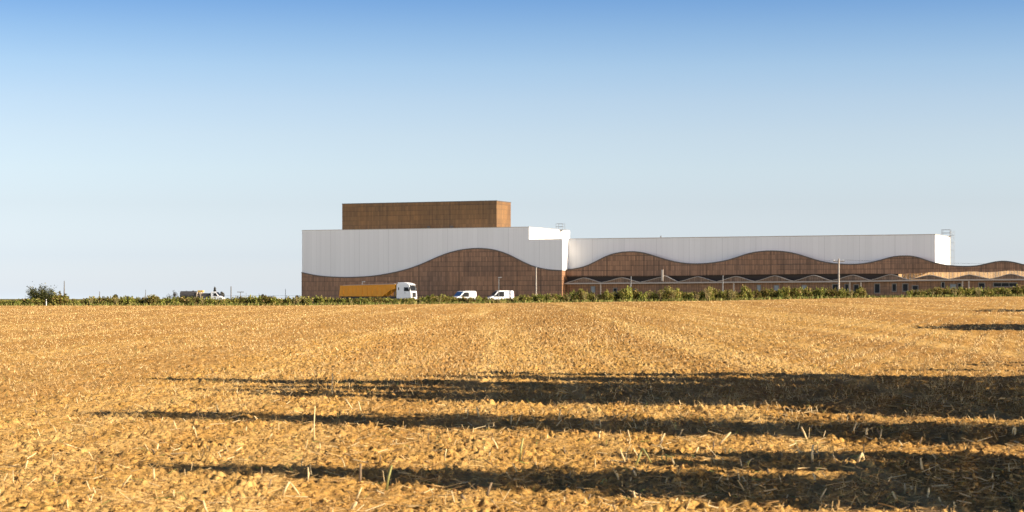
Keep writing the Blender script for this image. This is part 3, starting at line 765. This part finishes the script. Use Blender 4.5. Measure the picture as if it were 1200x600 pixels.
# grassy verge under the hedge: uncountable
n = 9000; vx = rs.uniform(-100, 100, n); vy = YE + rs.uniform(-1.0, 2.6, n)**1; vz = ground(vx, vy)
hgt = rs.uniform(.15, .50, n)*np.where(np.abs(vx-56) < 4, 1.0, 1.0)
def blades(x, y, z, h, w, lean, rs):
    n = len(x); a = rs.uniform(0, 2*math.pi, n); b = rs.uniform(0, 2*math.pi, n)
    ca, sa = np.cos(a)*w, np.sin(a)*w; lx, ly = np.cos(b)*lean*h, np.sin(b)*lean*h
    v = np.stack([np.stack([x-ca, y-sa, z], 1), np.stack([x+ca, y+sa, z], 1), np.stack([x+lx+ca*.35, y+ly+sa*.35, z+h], 1), np.stack([x+lx-ca*.35, y+ly-sa*.35, z+h], 1)], 1).reshape(-1,3)
    return v, np.arange(n*4).reshape(n,4)
v, f = blades(vx, vy, vz, hgt, rs.uniform(.03, .09, n), .35, rs)
tag(link('verge_grass', np_mesh('verge_grass', v, f), m_grass), 'tufts of green and yellow grass along the foot of the hedge', 'grass', None, 'stuff')

def weed_mesh(seed):
    rs = np.random.RandomState(seed); n = 46; a = rs.uniform(0, 6.28, n); r = rs.uniform(0, .12, n)
    v1, f1 = blades(r*np.cos(a), r*np.sin(a), np.zeros(n), rs.uniform(.5, 1.0, n), np.full(n, .012), .28, rs)
    k = rs.randint(0, n, 160); top = v1.reshape(n,4,3)[k,2]; pts = top - np.array([0,0,1])*rs.uniform(0,.28,(160,1)) + rs.normal(0,.025,(160,3))
    v2, f2 = leaf_quads(pts, .035, rs)
    me = np_mesh('dry_weed', np.concatenate([v1, v2]), np.concatenate([f1, f2+len(v1)])); me.materials.append(m_weed); return me
wm_ = [weed_mesh(400+k) for k in range(4)]
for k in range(70):
    px = rs.uniform(-60, 1260); top = np.interp(px, tp[:,0], tp[:,1]) - rs.uniform(-2.0, 2.6)
    if 385 < px < 500: top += 1.5
    p = at(px, YE+rs.uniform(.3, 3.2)); h = max(.6, ZC-(top-HOR)/F*p.y - p.z)
    o = bpy.data.objects.new('dry_weed', wm_[k % 4]); COL.objects.link(o); o.location = (p.x, p.y, p.z-.02); o.rotation_euler = (0,0,rs.uniform(0,6.28)); o.scale = (h*1.1, h*1.1, h)
    tag(o, 'thin dry seeding weed sticking up among the bushes of the far hedge', 'weed', 'dry weeds among the hedge bushes')

def branchy(mb, p, d, L, r, depth, rs, tips):
    d = Vector(d).normalized(); q = Vector(p) + d*L
    mid = Vector(p).lerp(q, .5) + Vector(rs.normal(0, .06, 3))*L
    mb.tube([p, mid, q], [r, r*.8, r*.55], 6)
    tips.append((mid, q))
    if depth > 0:
        for k in range(rs.randint(2, 4)):
            nd = d + Vector(rs.normal(0, .55, 3)); nd.z += .15
            branchy(mb, q if k else mid, nd, L*rs.uniform(.6, .85), r*.55, depth-1, rs, tips)
def shrubby_tree(name, label, px, Y, H, leafn, mat, seed, spread=.6, trunk=.3, stems=6, leaf=.10, lowbias=True, lean=1.0):
    rs = np.random.RandomState(seed); p = at(px, Y); t = empty(name, p); tag(t, label, 'tree')
    mb = MB(); tips = []
    mb.tube([(0,0,-.1),(0,0,trunk*H*.6),(0,0,trunk*H)], [.05*H*.6,.04*H*.6,.035*H*.6], 7)
    for k in range(stems):
        a = 2*math.pi*(k+rs.uniform(0,.6))/stems; d = (math.cos(a)*spread*lean, math.sin(a)*spread, 1)
        branchy(mb, (0,0,trunk*H*rs.uniform(.5,1)), d, H*(1-trunk)*.42, .018*H, 3, rs, tips)
    mb.build('trunk', m_bark, t)
    pts = []
    zs = np.array([q.z for _, q in tips])
    for m_, q in tips:
        wgt = 1.0
        if lowbias: wgt = np.clip(1.35 - q.z/H*1.25, .05, 1)
        k = rs.poisson(leafn/len(tips)*wgt)
        c = np.array(q if rs.rand() < .6 else m_); pts.append(c + rs.normal(0, .085*H, (k,3)))
    pts = np.concatenate(pts); pts = pts[pts[:,2] > .1]
    v, f = leaf_quads(pts, leaf, rs); me = np_mesh('crown', v, f); link('crown', me, mat, t)
    return t
shrubby_tree('shrubby_tree', 'dark spreading shrubby tree with bare upper twigs at the left end of the hedge', 47, YE+4, 3.2, 6800, m_leaf_dark, 5, 1.25, .10, 8, .11)
put_bush(70, 343.8, YE+2, 30, bmeshes[2], 'rounded green bush leaning against the dark shrubby tree')
shrubby_tree('small_tree', 'small thin grey tree with a slim bare trunk left of the tank lorry', 203.4, 400, 2.6, 500, m_leaf_far, 9, .35, .42, 4, .09, False)
shrubby_tree('dark_shrub', 'dark forked shrub between the russet bush and the small grey tree', 192.5, YE+3, 1.35, 420, m_leaf_dark, 12, .5, .2, 4, .08)
def round_tree(name, label, px, Y, top, wpx, seed, mat=None, group=None):
    rs = np.random.RandomState(seed); p = at(px, Y); H = ZC-(top-HOR)/F*Y-p.z; t = empty(name, p); tag(t, label, 'tree', group); wd = wpx/F*Y/2
    MB().tube([(0,0,-.2),(0,0,H*.5)], [.12,.08], 6).build('trunk', m_bark, t)
    d = rs.normal(size=(420,3)); d /= np.linalg.norm(d, axis=1)[:,None]; d *= rs.uniform(.4,1,(420,1))**.5*rs.uniform(.8,1.1,(420,1))
    pts = d*np.array([wd, wd, H*.36]) + np.array([0,0,H*.64]); v, f = leaf_quads(pts, .22, rs); link('crown', np_mesh('crown', v, f), mat or m_leaf_far, t)
round_tree('round_tree', 'small round dark tree beyond the hedge on the left', 135.3, 520, 344.8, 5.2, 21, m_leaf_dark)
for k, (px, top, w, lab) in enumerate([(219,341,8,'grey distant tree rising behind the left end of the dark tank'),(226.5,340.5,7,'grey distant tree rising behind the middle of the dark tank'),(233,341.5,6,'grey distant tree just left of the yellow reel'),(251.8,336,3.2,'narrow grey distant tree above the white lorry cab'),(260,342,6,'low grey distant tree right of the white lorry cab'),(308,345,6,'small distant tree left of the dark container'),(348,346,4,'small distant tree by the left corner of the hall'),(150,347,7,'faint distant tree right of the round dark tree')]):
    round_tree('distant_tree', lab, px, 640+15*k, top, w, 40+k)

# row of trees along the track beyond the right edge of the picture (they throw the long shadows)
def poplar_crown(seed, n):
    rs = np.random.RandomState(seed); t = rs.uniform(0, 1, n)**.75                     # 0 top, 1 bottom of crown
    lob = 1 + .28*np.sin(t*23+seed) + .18*np.sin(t*51+seed*2)
    rad = (.14 + .86*t**.72)*np.where(t > .82, np.clip((1.0-t)/.18, .15, 1), 1)*lob
    a = rs.uniform(0, 2*math.pi, n); r = rad*np.sqrt(rs.uniform(.15, 1, n))*(1+.25*np.sin(a*3+t*14))
    pts = np.stack([r*np.cos(a), r*np.sin(a), 1-t*.86], 1)                              # unit height, unit radius
    return pts, rs
def track_tree(tipx, tipy, L, wid, seed, lab, dens=5200):
    x = tipx + L*math.cos(R(SUN_AZ)); y = tipy + L*math.sin(R(SUN_AZ))
    tz = gz(tipx, tipy); bz = gz(x, y); H = L*math.tan(R(SUN_EL)) + tz - bz
    t = empty('track_tree', (x, y, bz)); tag(t, lab, 'tree', 'trees along the track right of the field')
    MB().tube([(0,0,-.1),(0,0,H*.4),(0,0,H*.85)], [.10,.07,.02], 7).build('trunk', m_bark, t)
    pts, r_ = poplar_crown(seed, dens); pts = pts*np.array([wid/2, wid/2, H]); v, f = leaf_quads(pts, .11*max(1, wid/4.5), r_)
    link('crown', np_mesh('crown', v, f), m_leaf_pop, t)
TT = [(-7.4,40.0,22.4,3.6),(-5.2,37.4,20,3.0),(-5.6,35.6,21,3.4),(-4.6,33.8,19,3.0),(-.8,43.6,17.5,3.2),(1.5,43.2,15,3.0),
      (-2.4,41.6,18.5,3.8),(-3.6,38.8,19,3.8),(-3.0,36.6,18.5,3.8),(-2.2,34.4,17,3.6),(0,40.2,16,3.8),(.3,36.0,15.5,4),(2,34.2,14,3),(4.5,42.5,14,3),
      (-5.9,28.2,18,4.2),(-2.5,26.6,16,3.4),(.8,25.9,13,3.0),(-.8,25.3,14.2,2.6),(2.6,24.9,11,2.6),(3.8,29.0,12.5,2.2),(5.2,28.0,11,2.0),(-1.2,32.4,15.5,3.0),(1.4,31.8,13,2.8),(2,25.9,12,2.2),(3.4,31.4,13,1.0),(-2.5,32.0,17,.9),
      (-3.6,19.3,14.2,2.4),(-1.9,18.6,12,2.8),(-1.0,17.7,11.5,2.0),(1.0,20.9,11,2.0),(2.6,21.0,9,2.4),(1.0,19.7,9.5,2.4),(.5,17.6,10.5,2.2),(1.6,16.2,9,2.0),(3.0,18.3,8,2.0),
      (20.4,91,20,8),(19.6,94,20,9),(20.2,97,20,9),(21.5,100.5,20,8),(35.0,146,22,12),(36,152,22,12),(10.7,49.2,16,1.6),(11.5,51,16,1.4),(8.0,46.0,17,1.1)]
for k, (tx, ty, L, w) in enumerate(TT):
    track_tree(tx, ty, L, w, 300+k, 'slim leafy tree on the track beside the field, throwing a long shadow across the stubble', 3000 if ty < 23 else (5600 if ty < 80 else 12000))

# ------------------------------------------------------------------ straw and stubble (uncountable)
def sticks(x, y, z, d, L, r, rs, k=3):
    n = len(x); p0 = np.stack([x, y, z], 1); p1 = p0 + d*L[:,None]
    up = np.tile(np.array([0.,0.,1.]), (n,1)); u = np.cross(d, up); ln = np.linalg.norm(u, axis=1); u[ln < 1e-3] = (1,0,0); u /= np.linalg.norm(u, axis=1)[:,None]
    w = np.cross(d, u); vs_ = []
    for P, s in ((p0, 1.0), (p1, .75)):
        for j in range(k):
            t = 2*math.pi*j/k; vs_.append(P + (u*math.cos(t)+w*math.sin(t))*(r*s)[:,None])
    v = np.stack(vs_, 1).reshape(-1,3); b = (np.arange(n)*2*k)[:,None]
    f = np.concatenate([b + np.array([[j, (j+1) % k, k+(j+1) % k, k+j]]) for j in range(k)], 0)
    return v, f
def field_points(n, y0, y1, rs, pw=1.0, margin=3.5):
    ys, xs = [], []
    tot = 0
    while tot < n:
        y = y0*(y1/y0)**rs.uniform(0, 1, n) if pw == 0 else np.sqrt(rs.uniform(y0*y0, y1*y1, n))
        x = rs.uniform(-1, 1, n)*(.262*y + margin); ys.append(y); xs.append(x); tot += n
    return np.concatenate(xs)[:n], np.concatenate(ys)[:n]
rs = np.random.RandomState(5)
n = 84000; x, y = field_points(n, 12.5, 75, rs, 0)
keep = perlin(x/1.6, y/1.6, 31)+rs.normal(0,.35,n) > -.25; x, y = x[keep], y[keep]; n = len(x)
z = ground(x, y)+clods(x, y)
pitch = np.where(rs.rand(n) < .12, rs.uniform(.4, 1.4, n), rs.uniform(-.08, .30, n)); az = rs.uniform(0, 2*math.pi, n)
d = np.stack([np.cos(pitch)*np.cos(az), np.cos(pitch)*np.sin(az), np.sin(pitch)], 1)
v, f = sticks(x, y, z+.012, d, rs.uniform(.03, .17, n)*np.where(pitch > .4, .6, 1), rs.uniform(.0016, .0042, n), rs)
tag(link('straw_litter', np_mesh('straw_litter', v, f), m_straw), 'pale chopped straw scattered over the soil', 'straw', None, 'stuff')
n = 40000; x, y = field_points(n, 12.5, 62, rs, 0, 2.5)
keep = perlin(x/.7, y/.7, 77)+rs.normal(0,.4,n) > -.1; x, y = x[keep], y[keep]; n = len(x)
ph = (1+5**.5)/2
ico = np.array([(-1,ph,0),(1,ph,0),(-1,-ph,0),(1,-ph,0),(0,-1,ph),(0,1,ph),(0,-1,-ph),(0,1,-ph),(ph,0,-1),(ph,0,1),(-ph,0,-1),(-ph,0,1)])/1.9
icf = np.array([(0,11,5),(0,5,1),(0,1,7),(0,7,10),(0,10,11),(1,5,9),(5,11,4),(11,10,2),(10,7,6),(7,1,8),(3,9,4),(3,4,2),(3,2,6),(3,6,8),(3,8,9),(4,9,5),(2,4,11),(6,2,10),(8,6,7),(9,8,1)])
sz = .007 + .024*rs.beta(1.1, 5.0, n)
vv = ico[None]*(1+rs.uniform(-.35, .35, (n,12,1)))*sz[:,None,None]*rs.uniform(.7,1.3,(n,1,3)) + np.stack([x, y, ground(x,y)+clods(x,y)+sz*.25], 1)[:,None]
ff = icf[None] + (np.arange(n)*12)[:,None,None]
tag(link('soil_clods', np_mesh('soil_clods', vv.reshape(-1,3), ff.reshape(-1,3)), m_clod), 'crumbs and clods of dry soil over the field', 'soil', None, 'stuff')
# longer leaf and stem scraps nearer by
n = 2600; x, y = field_points(n, 12.8, 60, rs, 0)
pitch = np.where(rs.rand(n) < .25, rs.uniform(.5, 1.4, n), rs.uniform(-.02, .35, n)); az = rs.uniform(0, 2*math.pi, n)
d = np.stack([np.cos(pitch)*np.cos(az), np.cos(pitch)*np.sin(az), np.sin(pitch)], 1)
v, f = sticks(x, y, ground(x, y)+clods(x, y)+.018, d, rs.uniform(.06, .20, n)*np.where(pitch > .45, .6, 1), rs.uniform(.0025, .0065, n), rs, 4)
tag(link('maize_scraps', np_mesh('maize_scraps', v, f), m_scrap), 'bigger pale scraps of stem and leaf left on the soil', 'straw', None, 'stuff')
# standing stubble and leafy tufts farther out
n = 280000; x, y = field_points(n, 24, YE-1, rs, 0, 6)
row = .76; c14, s14 = math.cos(R(14.4)), math.sin(R(14.4))
ac = x*c14 - y*s14; al = x*s14 + y*c14; ac = np.round(ac/row)*row + rs.normal(0, .16, n); x2, y2 = ac*c14 + al*s14, -ac*s14 + al*c14
dens = np.clip((y2-16)/42, .05, 1)*(.55+.6*np.clip(perlin(ac/1.8, al/70, 61)*1.3+.4, 0, 1))
ok = (y2 < YE-.5) & (y2 > 20) & (rs.rand(n) < dens); x2, y2 = x2[ok], y2[ok]; n = len(x2)
h = rs.uniform(.03, .095, n)*(.7 + .5*np.clip(perlin(x2/6, y2/14, 55)+.5, 0, 1.4)); wv = np.clip(y2*.00014, .004, .030)*rs.uniform(.6, 1.6, n)
v, f = blades(x2, y2, ground(x2, y2)+clods(x2, y2)-.01, h, wv, .75, rs)
tag(link('stubble', np_mesh('stubble', v, f), m_straw_dark), 'short cut stubble standing in faint rows over the field', 'stubble', None, 'stuff')

# ------------------------------------------------------------------ individual broken stalks
def gpoint(px, py):
    y = 14.0
    for _ in range(400):
        x = (px-600)/F*y; zz = ZC-(py-HOR)/F*y
        if zz <= gz(x, y) + .02: break
        y += .25 if y < 60 else 1
    return (px-600)/F*y, y
def stalk(px, base, top, dx, r, label, mat=None, bend=None, group=None, name='broken_stalk'):
    x, y = gpoint(px, base); z = float(ground(x, y)+clods(np.array([x]), np.array([y]))[0]) - .01
    h = (base-top)/F*y; ddx = dx/F*y
    mb = MB(); mid = (ddx*.45+rs.normal(0,.004), rs.normal(0,.01), h*.52)
    r *= 1.3
    mb.tube([(0,0,0), mid, (ddx, rs.normal(0,.02), h)], [r, r*.92, r*.7], 6)
    if bend:
        bx, bz = bend[0]/F*y, bend[1]/F*y; mb.tube([(ddx, .004, h), ((ddx+bx)*.5+ddx*.02, .01, (h+bz)/2+.004), (bx, .012, max(bz, -.005))], [r*.7, r*.65, r*.5], 6)
    o = mb.build(name, mat or m_stalk, None, 0, True); o.location = (x, y, z); tag(o, label, 'stalk', group)
stalk(389.5, 466, 437, 0, .010, 'tall straight stalk with dark upper half at the left of the big shadow', m_stalk)
stalk(331, 587, 567, 8, .009, 'pale stalk snapped into an upside down V at the bottom left', m_stalk, (20, 4))
stalk(744, 552, 529, 9, .010, 'greenish stalk snapped into a sharp V right of the middle shadow', m_green, (19, 6))
stalk(840, 524, 504, 16, .010, 'thick pale stalk leaning right in the sunlit strip', m_stalk)
stalk(773, 521, 505, 6, .009, 'pale stalk leaning right next to the pair of upright stubs in the sunlit strip', m_stalk)
stalk(952, 546, 522, 1, .011, 'grey upright stalk standing in shadow behind a low pale one', m_stalk)
stalk(946, 517, 500, -7, .009, 'stalk leaning left at the near edge of the dark shadow band', m_stalk)
stalk(1000, 511, 497, 4, .009, 'pale short stalk leaning right inside the shadow edge, left of the blunt stub', m_stalk)
stalk(1016, 517, 505, 0, .012, 'blunt thick upright stub beside the leaning pale stalk', m_stalk)
stalk(1190, 515, 501, 0, .011, 'thick pale stub near the right edge of the picture', m_stalk)
stalk(1164, 565, 547, -1, .010, 'grey upright stub in shadow near the bottom right', m_stalk)
stalk(453, 575, 546, 6, .010, 'yellowish slanting stalk crossing the lower shadow', m_green)
stalk(421.5, 568, 541, 1, .010, 'grey brown upright stalk beside the yellowish slanting one', m_stalk_dark)
stalk(368, 518, 476, 1, .007, 'thin tall pale stem with a slanting neighbour on the left', m_stalk)
stalk(361, 509, 494, 8, .007, 'slanting pale stem leaning towards the thin tall stem', m_stalk)
stalk(609, 543, 516, 4, .010, 'greenish upright stalk at the middle of the sunlit strip', m_green)
stalk(701, 516, 507, 1, .012, 'short stout stub with a hooked top in the sunlit strip', m_stalk, (3, 12))
stalk(413, 480, 467, -9, .009, 'stalk leaning left against the shadow edge, right of the tall straight one', m_stalk)
stalk(424, 484, 467, -4, .010, 'short curved stalk right of the left leaning one', m_stalk)
stalk(233, 493, 472, -2, .006, 'thin dark twig standing in the narrow left shadow', m_stalk_dark)
stalk(278, 470, 458, 0, .007, 'thin pale stub left of the tall straight stalk', m_stalk)
stalk(570, 584, 565, 6, .010, 'brown slanting stalk at the bottom centre left', m_stalk_dark)
stalk(409, 597, 581, 9, .012, 'thick pale stalk leaning right at the bottom edge left of centre', m_stalk)
stalk(547, 590, 577, -6, .014, 'thick brown stalk leaning left near the bottom centre', m_stalk_dark)
stalk(1005, 547, 533, 5, .012, 'folded pale stalk low in the right shadow', m_stalk, (9, 2))
for k in range(120):
    px_, py_ = rs.uniform(5, 1195), 360+250*rs.uniform(.22, .98)**.8
    hh = rs.uniform(6, 15)*(py_-350)/180
    stalk(px_, py_, py_-hh, rs.normal(0, hh*.35), rs.uniform(.004, .008), 'thin broken stem poking up from the stubble field', m_stalk if rs.rand() < .75 else m_stalk_dark, None, 'thin broken stems across the field', 'straw_stem')
for k in range(14):
    px_, py_ = rs.uniform(380, 1190), rs.uniform(490, 598)
    hh = rs.uniform(5, 11)
    stalk(px_, py_, py_-hh, rs.normal(0, 3), .006, 'small green shoot sprouting among the stubble', m_green, (rs.normal(0, 7), hh*.6), 'green shoots in the stubble', 'green_shoot')
for k in range(34):
    px_, py_ = rs.uniform(520, 1195), rs.uniform(488, 592)
    hh = rs.uniform(7, 15)
    stalk(px_, py_, py_-hh, rs.normal(0, 4), rs.uniform(.006, .010), 'short thick stub of a cut stalk in the shadow bands on the right', m_stalk if rs.rand() < .8 else m_stalk_dark, None, 'cut stubs in the shadow bands', 'cut_stub')
